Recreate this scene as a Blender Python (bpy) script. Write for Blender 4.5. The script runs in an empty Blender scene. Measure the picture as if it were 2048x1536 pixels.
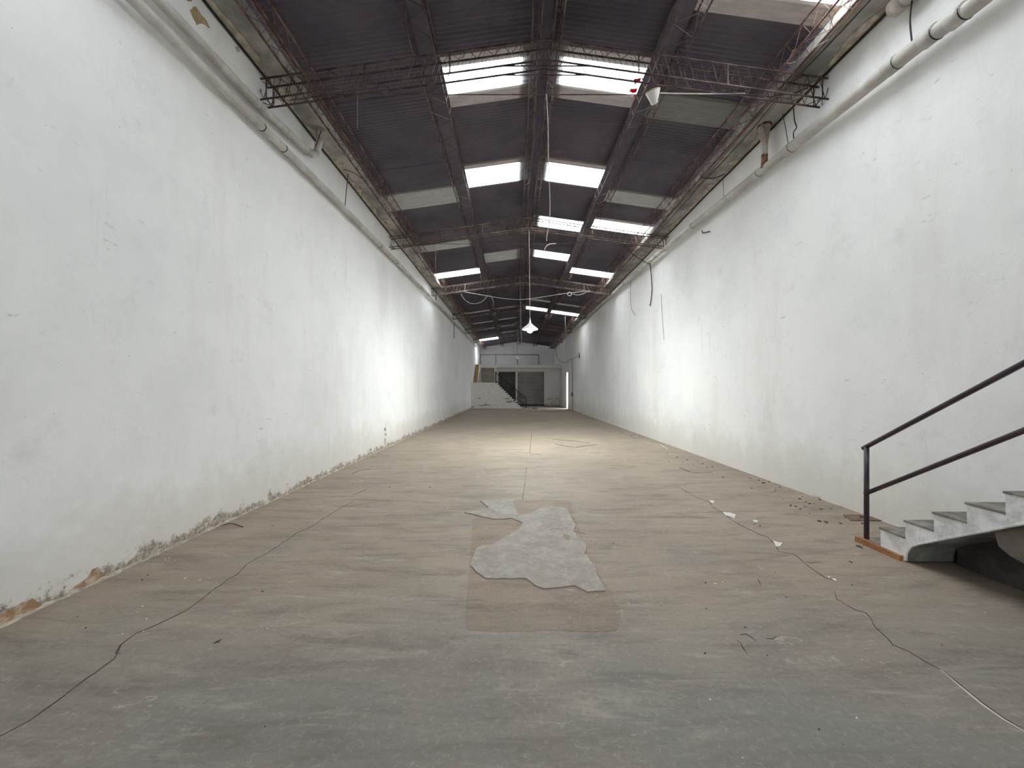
import bpy, math, random
from mathutils import Vector

# ------------------------------------------------------------------ camera
S = bpy.context.scene
COL = S.collection
CAM_H, F, VX, VY = 1.65, 780.0, 1028.0, 777.0        # eye height (m), focal length (px of 2048), vanishing point
cam = bpy.data.cameras.new('camera')
cam.sensor_width = 36.0
cam.lens = F / 2048 * 36
cam.shift_x = (1024 - VX) / 2048
cam.shift_y = (VY - 768) / 2048
cam.clip_end = 300
cam_o = bpy.data.objects.new('camera', cam)
cam_o.location = (0, 0, CAM_H)
cam_o.rotation_euler = (math.pi / 2, 0, 0)
COL.objects.link(cam_o)
S.camera = cam_o

# ------------------------------------------------------------------ sky (overcast) and exposure
W = bpy.data.worlds.new('overcast_sky')
S.world = W
W.use_nodes = True
bg = W.node_tree.nodes['Background']
bg.inputs[0].default_value = (0.96, 0.98, 1.0, 1)
bg.inputs[1].default_value = 1.0
S.view_settings.view_transform = 'Standard'
S.view_settings.look = 'None'
S.view_settings.gamma = 1.0
S.view_settings.exposure = 4.12
try:
    S.view_settings.use_curve_mapping = False
except Exception:
    pass
S.cycles.max_bounces = 14
S.cycles.diffuse_bounces = 12
S.cycles.transparent_max_bounces = 12

# ------------------------------------------------------------------ helpers
R = random.Random(7)


def thing(name, label, cat, loc=(0, 0, 0), group=None, kind=None):
    o = bpy.data.objects.new(name, None)
    o.empty_display_size = 0.1
    o.location = loc
    COL.objects.link(o)
    return tag(o, label, cat, group, kind)


def tag(o, label=None, cat=None, group=None, kind=None):
    if label: o['label'] = label
    if cat: o['category'] = cat
    if group: o['group'] = group
    if kind: o['kind'] = kind
    return o


def world_loc(o):
    v = Vector((0, 0, 0))
    while o is not None:
        v += o.location
        o = o.parent
    return v


def mk(name, vf, mat, parent=None, smooth=False, loc=None):
    """one mesh object; vertices are given in world metres"""
    vs, fs = vf
    org = Vector(loc) if loc else (Vector((0, 0, 0)) if parent is None else None)
    if org is None:
        off = world_loc(parent)
    else:
        off = org
    me = bpy.data.meshes.new(name)
    me.from_pydata([(v[0] - off.x, v[1] - off.y, v[2] - off.z) for v in vs], [], fs)
    me.validate()
    me.materials.append(mat)
    if smooth:
        for p in me.polygons: p.use_smooth = True
    me.update()
    o = bpy.data.objects.new(name, me)
    if parent is not None:
        o.parent = parent
    elif loc:
        o.location = loc
    COL.objects.link(o)
    return o


def box(x0, x1, y0, y1, z0, z1):
    v = [(x0, y0, z0), (x1, y0, z0), (x1, y1, z0), (x0, y1, z0), (x0, y0, z1), (x1, y0, z1), (x1, y1, z1), (x0, y1, z1)]
    return v, [(0, 3, 2, 1), (4, 5, 6, 7), (0, 1, 5, 4), (1, 2, 6, 5), (2, 3, 7, 6), (3, 0, 4, 7)]


def hexa(a, b):
    """box-like solid between two quads a and b (4 points each)"""
    return list(a) + list(b), [(0, 1, 2, 3), (7, 6, 5, 4), (0, 4, 5, 1), (1, 5, 6, 2), (2, 6, 7, 3), (3, 7, 4, 0)]


def prism(poly, axis, a, b):
    """extrude a 2D polygon; axis 'x': poly=(y,z); 'y': poly=(x,z); 'z': poly=(x,y)"""
    def p3(p, t):
        return (t, p[0], p[1]) if axis == 'x' else (p[0], t, p[1]) if axis == 'y' else (p[0], p[1], t)
    n = len(poly)
    v = [p3(p, a) for p in poly] + [p3(p, b) for p in poly]
    f = [tuple(range(n)), tuple(range(2 * n - 1, n - 1, -1))]
    for i in range(n):
        j = (i + 1) % n
        f.append((i, i + n, j + n, j))
    return v, f


def tube(pts, r, n=6):
    """connected sweep along a polyline; r is a number or a list"""
    pts = [Vector(p) for p in pts]
    m = len(pts)
    rr = r if isinstance(r, (list, tuple)) else [r] * m
    v, f = [], []
    prev = None
    for i, p in enumerate(pts):
        d = (pts[min(i + 1, m - 1)] - pts[max(i - 1, 0)])
        if d.length < 1e-7: d = Vector((0, 0, 1))
        d.normalize()
        if prev is None:
            a = Vector((0, 0, 1)) if abs(d.z) < 0.9 else Vector((1, 0, 0))
            u = d.cross(a).normalized()
        else:
            u = prev - d * prev.dot(d)
            if u.length < 1e-4:
                u = d.cross(Vector((0.3, 0.5, 0.8)))
            u.normalize()
        prev = u
        w = d.cross(u)
        for k in range(n):
            t = 2 * math.pi * (k + 0.5) / n
            v.append(tuple(p + (u * math.cos(t) + w * math.sin(t)) * rr[i]))
    for i in range(m - 1):
        for k in range(n):
            q = (k + 1) % n
            f.append((i * n + k, i * n + q, (i + 1) * n + q, (i + 1) * n + k))
    f.append(tuple(range(n - 1, -1, -1)))
    f.append(tuple(range((m - 1) * n, m * n)))
    return v, f


def smooth_path(pts, k=6):
    """Catmull-Rom through the points"""
    P = [Vector(p) for p in pts]
    P = [P[0] * 2 - P[1]] + P + [P[-1] * 2 - P[-2]]
    out = []
    for i in range(1, len(P) - 2):
        a, b, c, d = P[i - 1], P[i], P[i + 1], P[i + 2]
        for s in range(k):
            t = s / k
            out.append(0.5 * ((2 * b) + (c - a) * t + (2 * a - 5 * b + 4 * c - d) * t * t + (3 * b - a - 3 * c + d) * t ** 3))
    out.append(P[-2])
    return out


def rough(pts, amp, step):
    """closed outline broken into short ragged steps"""
    out = []
    n = len(pts)
    for i in range(n):
        a, b = Vector(pts[i]), Vector(pts[(i + 1) % n])
        k = max(1, int((b - a).length / step))
        for j in range(k):
            p = a.lerp(b, j / k)
            out.append((p.x + R.uniform(-amp, amp), p.y + R.uniform(-amp, amp)))
    return out


def lathe(prof, c, n=24, axis=None):
    """profile (r, z) turned about the z axis through c, optionally tilted so z points along axis"""
    c = Vector(c)
    q = Vector((0, 0, 1)).rotation_difference(Vector(axis).normalized()) if axis else None
    v, f = [], []
    for (r, z) in prof:
        for k in range(n):
            t = 2 * math.pi * k / n
            p = Vector((r * math.cos(t), r * math.sin(t), z))
            if q: p = q @ p
            v.append(tuple(c + p))
    for i in range(len(prof) - 1):
        for k in range(n):
            q2 = (k + 1) % n
            f.append((i * n + k, i * n + q2, (i + 1) * n + q2, (i + 1) * n + k))
    return v, f


def zigzag(a0, a1, b0, b1, n):
    """points bouncing between line a0-a1 and line b0-b1"""
    a0, a1, b0, b1 = map(Vector, (a0, a1, b0, b1))
    return [(a0.lerp(a1, i / n) if i % 2 == 0 else b0.lerp(b1, i / n)) for i in range(n + 1)]


# places of the building, from measured sight lines
def floor_pt(px, py):
    y = F * CAM_H / (py - VY)
    return ((px - VX) * y / F, y)


def at(px, py, y):
    return ((px - VX) * y / F, y, CAM_H - (py - VY) * y / F)


XL = -3.556
YB, YE = -7.0, 42.0        # front wall (behind the camera), upper far wall
Y_MEZ, Y_LOW = 36.0, 37.5
XRIDGE = 0.45
SLOPE = 0.14


def XR(y, z):
    lo = 4.58 - 0.0065 * (y - 4.5)
    t = z / 6.1
    return lo * (1 - t) + 4.40 * t


def left_wall_pt(px, py):
    y = -XL * F / (VX - px)
    return (XL, y, CAM_H - (py - VY) * y / F)


def D(y): return -0.005 * (y - 6)
def RZ(x): return 6.85 - SLOPE * abs(x - XRIDGE)          # roof underside
def TZ(x): return 6.55 - SLOPE * abs(x - XRIDGE)          # truss top chord


# ------------------------------------------------------------------ materials
class NT:
    def __init__(s, name):
        s.m = bpy.data.materials.new(name)
        s.m.use_nodes = True
        s.t = s.m.node_tree
        s.b = s.t.nodes['Principled BSDF']
        s.out = s.t.nodes['Material Output']
        s.pos = s.t.nodes.new('ShaderNodeNewGeometry').outputs['Position']

    def n(s, kind, **kw):
        nd = s.t.nodes.new(kind)
        for k, v in kw.items(): setattr(nd, k, v)
        return nd

    def l(s, a, b): s.t.links.new(a, b)

    def noise(s, scale, detail=4, rough=0.55, vec=(1, 1, 1), off=(0, 0, 0), dist=0.0):
        mp = s.n('ShaderNodeMapping')
        mp.inputs['Scale'].default_value = vec
        mp.inputs['Location'].default_value = off
        s.l(s.pos, mp.inputs['Vector'])
        nz = s.n('ShaderNodeTexNoise')
        nz.inputs['Scale'].default_value = scale
        nz.inputs['Detail'].default_value = detail
        nz.inputs['Roughness'].default_value = rough
        nz.inputs['Distortion'].default_value = dist
        s.l(mp.outputs[0], nz.inputs['Vector'])
        return nz.outputs['Fac']

    def ramp(s, val, lo, hi, a=0.0, b=1.0):
        r = s.n('ShaderNodeMapRange')
        r.interpolation_type = 'SMOOTHSTEP'
        for i, v in enumerate((lo, hi, a, b)): r.inputs[i + 1].default_value = v
        s.l(val, r.inputs[0])
        return r.outputs[0]

    def math(s, op, a, b):
        m = s.n('ShaderNodeMath', operation=op)
        for i, v in enumerate((a, b)):
            if isinstance(v, (int, float)): m.inputs[i].default_value = v
            else: s.l(v, m.inputs[i])
        return m.outputs[0]

    def mix(s, fac, a, b):
        m = s.n('ShaderNodeMix', data_type='RGBA')
        if isinstance(fac, (int, float)): m.inputs[0].default_value = fac
        else: s.l(fac, m.inputs[0])
        for i, v in ((6, a), (7, b)):
            if isinstance(v, tuple): m.inputs[i].default_value = (*v, 1)
            else: s.l(v, m.inputs[i])
        return m.outputs[2]

    def axis(s, k):
        sp = s.n('ShaderNodeSeparateXYZ')
        s.l(s.pos, sp.inputs[0])
        return sp.outputs[k]

    def bump(s, h, strength, dist=0.02):
        b = s.n('ShaderNodeBump')
        b.inputs['Strength'].default_value = strength
        b.inputs['Distance'].default_value = dist
        s.l(h, b.inputs['Height'])
        s.l(b.outputs[0], s.b.inputs['Normal'])

    def done(s, col, rough=0.8, metal=0.0, spec=0.3):
        if isinstance(col, tuple): s.b.inputs['Base Color'].default_value = (*col, 1)
        else: s.l(col, s.b.inputs['Base Color'])
        s.b.inputs['Roughness'].default_value = rough
        s.b.inputs['Metallic'].default_value = metal
        s.b.inputs['Specular IOR Level'].default_value = spec
        return s.m


def spotted(name, a, b, scale=6, rough=0.8, lo=0.4, hi=0.65, metal=0.0, bump=0.0, spec=0.3):
    t = NT(name)
    nz = t.noise(scale, 6, 0.6)
    c = t.mix(t.ramp(nz, lo, hi), a, b)
    if bump: t.bump(t.noise(scale * 3, 5), bump)
    return t.done(c, rough, metal, spec)


def wall_mat(name, base=(0.88, 0.88, 0.87), peel=1.0, off=(0, 0, 0)):
    t = NT(name)
    z = t.axis(2)
    c = t.mix(t.ramp(t.noise(0.35, 6, 0.65, off=off), 0.40, 0.70, 0, 0.9), base, (0.77, 0.775, 0.775))
    c = t.mix(t.ramp(t.noise(0.9, 7, 0.7, vec=(1, 1, 0.22), off=off), 0.48, 0.72, 0, 0.55), c, (0.74, 0.72, 0.685))
    c = t.mix(t.ramp(t.noise(2.6, 9, 0.75, vec=(1, 0.8, 0.8), off=off), 0.54, 0.72, 0, 0.38), c, (0.64, 0.635, 0.63))
    # scuffs and small marks
    sc = t.math('MULTIPLY', t.ramp(t.noise(9, 6, 0.65, vec=(1, 0.5, 1.6), off=off), 0.62, 0.72), t.ramp(t.noise(0.8, 3, off=(5, 3, 1)), 0.46, 0.60))
    c = t.mix(t.math('MULTIPLY', sc, 0.6), c, (0.43, 0.42, 0.42))
    vs = t.math('MULTIPLY', t.ramp(t.noise(3.5, 6, 0.7, vec=(1, 1.4, 0.12), off=(2, 6, 4)), 0.60, 0.74), t.ramp(t.noise(0.5, 3, off=(1, 8, 2)), 0.48, 0.62))
    c = t.mix(t.math('MULTIPLY', vs, 0.5), c, (0.52, 0.51, 0.49))
    pits = t.ramp(t.noise(24, 3, 0.5, off=off), 0.74, 0.78)
    c = t.mix(t.math('MULTIPLY', pits, 0.45), c, (0.25, 0.24, 0.23))
    # rising damp and dirt near the ground, ragged
    n1 = t.noise(2.2, 8, 0.72, off=off)
    h1 = t.math('ADD', z, t.math('MULTIPLY', n1, -1.3))
    c = t.mix(t.ramp(h1, -0.45, 0.30, 0.55, 0.0), c, (0.62, 0.58, 0.51))
    n2 = t.noise(4.2, 10, 0.78, off=off)
    h2 = t.math('ADD', z, t.math('MULTIPLY', n2, -0.75 * peel))
    pl = t.ramp(h2, -0.32, -0.25, 1.0, 0.0)
    c = t.mix(t.math('MULTIPLY', pl, 0.85), c, t.mix(t.ramp(t.noise(22, 7, 0.75), 0.38, 0.62), (0.15, 0.115, 0.085), (0.48, 0.40, 0.30)))
    t.bump(t.math('ADD', t.math('ADD', t.noise(1.6, 6, 0.6), t.math('MULTIPLY', t.noise(14, 6, 0.65), 0.35)), t.math('MULTIPLY', pl, -0.8)), 0.22, 0.03)
    return t.done(c, 0.75, 0, 0.25)


M = {}
M['wall_l'] = wall_mat('white_plaster_bare', off=(0, 0, 0))
M['wall_r'] = wall_mat('white_plaster_stairside', off=(11, 7, 3), peel=0.62)
M['wall_f'] = wall_mat('grey_white_plaster', base=(0.82, 0.81, 0.82), off=(3, 9, 1), peel=0.9)


def floor_mat(name='worn_concrete', tint=(1, 1, 1)):
    t = NT(name)
    y = t.axis(1)
    big = t.noise(0.45, 6, 0.62, dist=0.4)
    near = t.ramp(t.math('ADD', y, t.math('MULTIPLY', t.noise(1.3, 5), 1.2)), 2.3, 4.2, 0.9, 0.0)
    c = t.mix(t.ramp(big, 0.35, 0.65), (0.295, 0.232, 0.180), (0.35, 0.28, 0.218))
    c = t.mix(near, c, t.mix(t.ramp(t.noise(0.8, 6, off=(4, 1, 0)), 0.35, 0.65), (0.195, 0.193, 0.175), (0.225, 0.198, 0.172)))
    # trowel streaks lying across the hall
    c = t.mix(t.ramp(t.noise(2.2, 9, 0.75, vec=(0.5, 2.4, 1), dist=0.5), 0.44, 0.70, 0, 0.78), c, (0.150, 0.126, 0.104))
    c = t.mix(t.ramp(t.noise(3.4, 9, 0.75, vec=(0.45, 2.2, 1), off=(8, 3, 0), dist=0.5), 0.50, 0.72, 0, 0.68), c, (0.40, 0.35, 0.295))
    c = t.mix(t.ramp(t.noise(1.1, 7, 0.7, off=(9, 2, 0)), 0.52, 0.72, 0, 0.5), c, (0.215, 0.205, 0.19))
    c = t.mix(t.ramp(t.noise(26, 8, 0.8, off=(2, 5, 0)), 0.50, 0.72, 0, 0.45), c, (0.46, 0.42, 0.37))
    c = t.mix(t.ramp(t.noise(34, 8, 0.8, off=(7, 5, 0)), 0.50, 0.72, 0, 0.55), c, (0.13, 0.112, 0.095))
    st = t.math('MULTIPLY', t.ramp(t.noise(7, 7, 0.75, vec=(1.0, 2.2, 1), off=(1, 8, 0), dist=0.8), 0.57, 0.66), t.ramp(t.noise(0.9, 2, off=(3.4, 0.6, 0)), 0.50, 0.62))
    c = t.mix(t.math('MULTIPLY', st, 0.55), c, (0.50, 0.47, 0.41))
    t.bump(t.math('ADD', t.noise(2.5, 8, 0.65), t.math('MULTIPLY', t.noise(30, 6, 0.75), 0.3)), 0.4, 0.02)
    if tint != (1, 1, 1):
        m = t.n('ShaderNodeMix', data_type='RGBA', blend_type='MULTIPLY')
        m.inputs[0].default_value = 1.0
        t.l(c, m.inputs[6])
        m.inputs[7].default_value = (*tint, 1)
        c = m.outputs[2]
    return t.done(c, 0.66, 0, 0.3)


M['floor'] = floor_mat()
M['fill'] = floor_mat('brown_earth_screed', (0.90, 0.84, 0.78))
def patch_mat():
    t = NT('pale_cement_patch')
    c = t.mix(t.ramp(t.noise(3, 9, 0.75), 0.38, 0.64), (0.30, 0.266, 0.230), (0.39, 0.355, 0.315))
    c = t.mix(t.ramp(t.noise(14, 9, 0.8, off=(3, 1, 0)), 0.50, 0.68, 0, 0.6), c, (0.51, 0.48, 0.44))
    c = t.mix(t.ramp(t.noise(20, 8, 0.8, off=(6, 1, 0)), 0.54, 0.70, 0, 0.55), c, (0.19, 0.165, 0.14))
    t.bump(t.noise(18, 8, 0.75), 0.4, 0.01)
    return t.done(c, 0.75, 0, 0.25)


M['patch'] = patch_mat()
M['crack'] = spotted('dark_crack', (0.055, 0.045, 0.038), (0.13, 0.11, 0.09), 9, 0.95)  # dark tone of the floor cracks
M['chip'] = spotted('white_chip', (0.62, 0.58, 0.52), (0.75, 0.72, 0.67), 20, 0.8)
M['debris'] = spotted('dark_debris', (0.05, 0.04, 0.032), (0.12, 0.095, 0.075), 30, 0.9)
M['concrete'] = spotted('stained_concrete', (0.235, 0.235, 0.23), (0.52, 0.50, 0.46), 1.6, 0.9, 0.36, 0.66, bump=0.4)
M['fillet'] = spotted('pale_cement_fillet', (0.36, 0.315, 0.255), (0.58, 0.53, 0.455), 9, 0.9, bump=0.5)
M['brick'] = spotted('bared_brick', (0.36, 0.22, 0.13), (0.60, 0.48, 0.37), 11, 0.9, bump=0.6)
M['ochre'] = spotted('ochre_undercoat', (0.34, 0.25, 0.13), (0.45, 0.37, 0.24), 10, 0.9)


def roof_mat():
    t = NT('old_zinc_sheet')
    c = t.mix(t.ramp(t.noise(0.8, 6, 0.65), 0.35, 0.7), (0.076, 0.067, 0.088), (0.115, 0.100, 0.116))
    c = t.mix(t.ramp(t.noise(3, 7, 0.7, vec=(0.4, 2, 1)), 0.55, 0.75, 0, 0.6), c, (0.15, 0.118, 0.12))
    c = t.mix(t.ramp(t.noise(0.5, 5, 0.6, off=(5, 2, 1)), 0.52, 0.7, 0, 0.8), c, (0.052, 0.046, 0.056))
    return t.done(c, 0.6, 0.0, 0.3)


M['roof'] = roof_mat()


def clear_sheet():
    t = NT('translucent_white_sheet')
    tr = t.n('ShaderNodeBsdfTransparent'); tr.inputs[0].default_value = (0.93, 0.96, 0.97, 1)
    tl = t.n('ShaderNodeBsdfTranslucent'); tl.inputs[0].default_value = (0.85, 0.88, 0.88, 1)
    mx = t.n('ShaderNodeMixShader'); mx.inputs[0].default_value = 0.45
    t.l(tr.outputs[0], mx.inputs[1]); t.l(tl.outputs[0], mx.inputs[2])
    t.l(mx.outputs[0], t.out.inputs[0])
    return t.m


def dirty_sheet(name, k, tint=(1, 0.97, 0.9), refl=0.35):
    t = NT(name)
    nz = t.ramp(t.noise(4, 7, 0.75, vec=(0.7, 2.5, 1)), 0.3, 0.7, 0.55, 1.0)
    col = t.mix(nz, tuple(0.3 * k * c for c in tint), tuple(k * c for c in tint))
    tl = t.n('ShaderNodeBsdfTranslucent'); t.l(col, tl.inputs[0])
    df = t.n('ShaderNodeBsdfDiffuse')
    t.l(t.mix(nz, tuple(0.5 * refl * c for c in tint), tuple(refl * c for c in tint)), df.inputs[0])
    ad = t.n('ShaderNodeAddShader')
    t.l(tl.outputs[0], ad.inputs[0]); t.l(df.outputs[0], ad.inputs[1])
    t.l(ad.outputs[0], t.out.inputs[0])
    return t.m


M['clear'] = clear_sheet()
M['dirty'] = dirty_sheet('grimy_translucent_sheet', 0.0075, refl=0.24)
M['grime'] = dirty_sheet('very_grimy_translucent_sheet', 0.0030, refl=0.15)
M['lap'] = dirty_sheet('lapped_translucent_strip', 0.0105, (1, 0.87, 0.80), 0.22)
M['red_leaf'] = dirty_sheet('red_leaf_translucent', 0.09, (1, 0.05, 0.08), 0.3)
M['steel'] = spotted('rusty_lattice_steel', (0.050, 0.034, 0.034), (0.13, 0.092, 0.082), 5, 0.75)
M['truss_steel_lit'] = spotted('lit_tan_rusty_steel', (0.085, 0.06, 0.05), (0.24, 0.18, 0.145), 3, 0.75)  # rusty steel with a lit tan tone put into its colour
M['eave_steel'] = spotted('red_rust_steel', (0.085, 0.040, 0.034), (0.22, 0.13, 0.105), 6, 0.8)
M['pipe'] = spotted('dusty_pvc', (0.46, 0.435, 0.40), (0.60, 0.58, 0.55), 3, 0.5, spec=0.4)
M['pipe_old'] = spotted('weathered_pvc', (0.33, 0.29, 0.25), (0.54, 0.50, 0.45), 4, 0.6)
M['rust'] = spotted('rust_fitting', (0.14, 0.07, 0.04), (0.27, 0.15, 0.09), 12, 0.9)
M['cable'] = spotted('black_cable', (0.015, 0.014, 0.014), (0.03, 0.027, 0.026), 8, 0.6)
M['wire'] = spotted('grey_wire', (0.22, 0.20, 0.19), (0.34, 0.31, 0.29), 8, 0.7)
M['wire_pale'] = spotted('pale_wire', (0.40, 0.37, 0.34), (0.55, 0.51, 0.47), 8, 0.7)
M['rail'] = spotted('dark_plum_paint', (0.020, 0.014, 0.030), (0.060, 0.022, 0.026), 7, 0.32, spec=0.6)
M['black'] = spotted('black_paint', (0.012, 0.012, 0.013), (0.03, 0.03, 0.03), 7, 0.45)
M['white_paint'] = spotted('white_painted_concrete', (0.76, 0.74, 0.71), (0.86, 0.84, 0.81), 5, 0.7, bump=0.3)
M['stair_white'] = spotted('scuffed_white_paint', (0.56, 0.56, 0.56), (0.76, 0.76, 0.76), 7, 0.7, 0.38, 0.6, bump=0.4)
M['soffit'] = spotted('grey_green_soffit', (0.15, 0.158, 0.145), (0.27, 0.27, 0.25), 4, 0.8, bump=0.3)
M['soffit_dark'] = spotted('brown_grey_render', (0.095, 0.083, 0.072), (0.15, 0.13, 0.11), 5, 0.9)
M['cover'] = spotted('rusted_cover_plate', (0.15, 0.10, 0.075), (0.22, 0.16, 0.125), 12, 0.9)
M['tread'] = spotted('worn_grey_tread', (0.17, 0.155, 0.14), (0.29, 0.265, 0.24), 8, 0.8)
M['wood'] = spotted('orange_brown_wood', (0.27, 0.12, 0.055), (0.36, 0.18, 0.085), 6, 0.6)
M['wood_gold'] = spotted('golden_wood', (0.40, 0.24, 0.085), (0.52, 0.33, 0.13), 3, 0.6)
M['door_grey'] = spotted('dark_grey_shutter', (0.25, 0.24, 0.23), (0.31, 0.30, 0.285), 1.2, 0.7)
M['door_dark'] = spotted('charcoal_shutter', (0.11, 0.112, 0.11), (0.14, 0.14, 0.137), 1.2, 0.7)
M['door_pale'] = spotted('pale_grey_door_paint', (0.52, 0.53, 0.55), (0.60, 0.61, 0.63), 3, 0.6)
M['void'] = spotted('painted_shade_render', (0.055, 0.05, 0.048), (0.09, 0.08, 0.075), 5, 0.95)  # near-black colour standing in for the shade under the stair
M['taupe'] = spotted('taupe_plaster_and_shade', (0.42, 0.38, 0.32), (0.50, 0.46, 0.39), 2, 0.8)
M['lamp_white'] = spotted('enamel_white', (0.70, 0.69, 0.66), (0.80, 0.79, 0.77), 9, 0.4, spec=0.5)
M['street'] = spotted('street_paving', (0.18, 0.18, 0.175), (0.25, 0.25, 0.24), 1, 0.9)


def bulb_mat():
    t = NT('glowing_bulb')
    e = t.n('ShaderNodeEmission')
    e.inputs[0].default_value = (0.93, 1.0, 0.98, 1)
    e.inputs[1].default_value = 75.0
    t.l(e.outputs[0], t.out.inputs[0])
    return t.m


M['bulb'] = bulb_mat()
M['bulb_off'] = spotted('unlit_bulb', (0.7, 0.7, 0.68), (0.8, 0.8, 0.78), 9, 0.3)

# ------------------------------------------------------------------ the shell
floor = tag(mk('floor', box(-5.2, 6.2, YB - 0.3, YE + 0.3, -0.25, 0.0), M['floor']), 'worn concrete floor of the long hall', 'floor', kind='structure')
wall_l = tag(mk('wall_left', box(XL - 0.3, XL, YB - 0.3, YE + 0.3, -0.25, 7.3), M['wall_l']), 'long bare white plaster wall opposite the concrete stair', 'wall', kind='structure')


DY0, DY1, DZ = 31.55, 32.55, 3.02        # open side doorway near the end


def right_wall():
    v, f = [], []
    ys = sorted([YB - 0.3 + (YE - YB + 0.6) * i / 12 for i in range(13)] + [DY0, DY1])
    zs = [-0.25, 0.0, 2, DZ, 4, 6.1, 7.3]
    nz = len(zs)
    n0 = len(ys) * nz
    for dx in (0, 0.3):
        for y in ys:
            for z in zs: v.append((XR(y, z) + dx, y, z))
    hole = lambda i, k: 0 <= i < len(ys) - 1 and ys[i] >= DY0 - 1e-6 and ys[i + 1] <= DY1 + 1e-6 and 0 <= k < nz - 1 and zs[k] >= -1e-6 and zs[k + 1] <= DZ + 1e-6
    for i in range(len(ys) - 1):
        for k in range(nz - 1):
            a = i * nz + k
            if hole(i, k): continue
            f.append((a, a + nz, a + nz + 1, a + 1))
            f.append((n0 + a, n0 + a + 1, n0 + a + nz + 1, n0 + a + nz))
    for i in range(len(ys) - 1):
        for k in range(nz):
            if k in (0, nz - 1) or hole(i, k) != hole(i, k - 1):
                a = i * nz + k
                f.append((a, n0 + a, n0 + a + nz, a + nz))
    for i in range(len(ys)):
        for k in range(nz - 1):
            if i in (0, len(ys) - 1) or hole(i, k) != hole(i - 1, k):
                a = i * nz + k
                f.append((a, a + 1, n0 + a + 1, n0 + a))
    return v, f


wall_r = tag(mk('wall_right', right_wall(), M['wall_r']), 'long white plaster wall carrying the large drain pipe', 'wall', kind='structure')
# upper far wall behind the mezzanine, with gable top
mkb = prism([(XL - 0.3, -0.2), (4.7, -0.2), (4.7, 7.0), (XL - 0.3, 7.0)], 'y', YE, YE + 0.3)
tag(mk('wall_back', mkb, M['wall_f']), 'grey end wall above the mezzanine', 'wall', kind='structure')
# lower far wall with the wide doorway
dx0, dx1, dz = -1.49, 2.90, 3.26
low = [(XL - 0.1, 0), (dx0, 0), (dx0, dz), (dx1, dz), (dx1, 0), (4.6, 0), (4.6, 3.6), (XL - 0.1, 3.6)]
wall_low = tag(mk('wall_lower_back', prism(low, 'y', Y_LOW, Y_LOW + 0.25), M['wall_f']), 'white end wall under the mezzanine with a wide doorway', 'wall', kind='structure')
# unseen wall behind the viewer; open gate added as foreground light
gx0, gx1, gz = -0.2, 1.2, 2.3
front = [(XL - 0.2, 0), (gx0, 0), (gx0, gz), (gx1, gz), (gx1, 0), (4.9, 0), (4.9, 7.2), (XL - 0.2, 7.2)]
tag(mk('unseen_wall_front', prism(front, 'y', YB - 0.3, YB), M['wall_l']), 'unseen street wall with an added gate opening', 'wall', kind='structure')
tag(mk('unseen_pavement', box(-12, 13, YB - 14, YB - 0.3, -0.25, -0.02), M['street']), 'unseen street paving outside the added gate', 'unseen_pavement', kind='structure')

# concrete gutters along both walls
GZ = CAM_H + 4.456


def gutter(name, x_wall0, x_wall1, xin, label):
    y0, y1 = YB, YE
    a = [(x_wall0, y0, GZ + D(y0)), (xin, y0, GZ + D(y0)), (xin, y0, GZ + D(y0) + 0.11), (x_wall0, y0, GZ + D(y0) + 0.11)]
    b = [(x_wall1, y1, GZ + D(y1)), (xin, y1, GZ + D(y1)), (xin, y1, GZ + D(y1) + 0.11), (x_wall1, y1, GZ + D(y1) + 0.11)]
    return tag(mk(name, hexa(a, b), M['concrete']), label, 'gutter', kind='structure')


gut_l = gutter('trim_1', XL - 0.05, XL - 0.05, -3.17, 'stained concrete gutter along the bare wall')
gut_r = gutter('trim_2', 4.45, 4.45, 3.93, 'stained concrete gutter above the large drain pipe')
# crumbled plaster strip where wall and gutter meet
for (nm, side) in (('trim_3', -1), ('trim_4', 1)):
    v, f = [], []
    n = 200
    for i in range(n + 1):
        y = YB + (YE - YB) * i / n
        xw = XL if side < 0 else XR(y, 6.1)
        d = 0.10 + 0.05 * math.sin(i * 1.7) + R.uniform(-0.04, 0.05)
        zz = GZ + D(y)
        v += [(xw - side * -0.02, y, zz + 0.01), (xw - side * d, y, zz + 0.01), (xw - side * d, y, zz - 0.02), (xw - side * -0.02, y, zz - 0.03)]
    for i in range(n):
        a = i * 4
        for k in range(4):
            q = (k + 1) % 4
            f.append((a + k, a + q, a + 4 + q, a + 4 + k))
    tag(mk(nm, (v, f), M['fillet']), 'crumbling pale mortar strip under the gutter ' + ('of the bare wall' if side < 0 else 'above the drain pipe'), 'trim', kind='structure')
# cement fillet at the foot of the bare wall
v, f = [], []
n = 700
for i in range(n + 1):
    y = YB + (32.2 - YB) * i / n
    w = 0.026 + R.uniform(-0.014, 0.012)
    hgt = 0.020 + R.uniform(-0.014, 0.014)
    v += [(XL - 0.01, y, -0.01), (XL + w, y, -0.01), (XL + w * 0.75, y, hgt * 0.6), (XL - 0.01, y, hgt)]
for i in range(n):
    a = i * 4
    for k in range(4):
        q = (k + 1) % 4
        f.append((a + k, a + q, a + 4 + q, a + 4 + k))
tag(mk('baseboard_left', (v, f), M['fillet']), 'ragged pale cement fillet at the foot of the bare wall', 'trim', kind='structure')

# ------------------------------------------------------------------ the roof: corrugated sheets laid one by one
ceiling = thing('ceiling', 'pitched roof of dark corrugated sheets with translucent skylight sheets', 'roof', kind='structure')
WAVE = 1.0 / 13
BAYS = {'LO': (-3.42, -1.12, 0.0), 'LI': (-1.40, 0.34, 0.03), 'RI': (0.56, 2.34, 0.03), 'RO': (2.16, 4.18, 0.0)}
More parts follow.
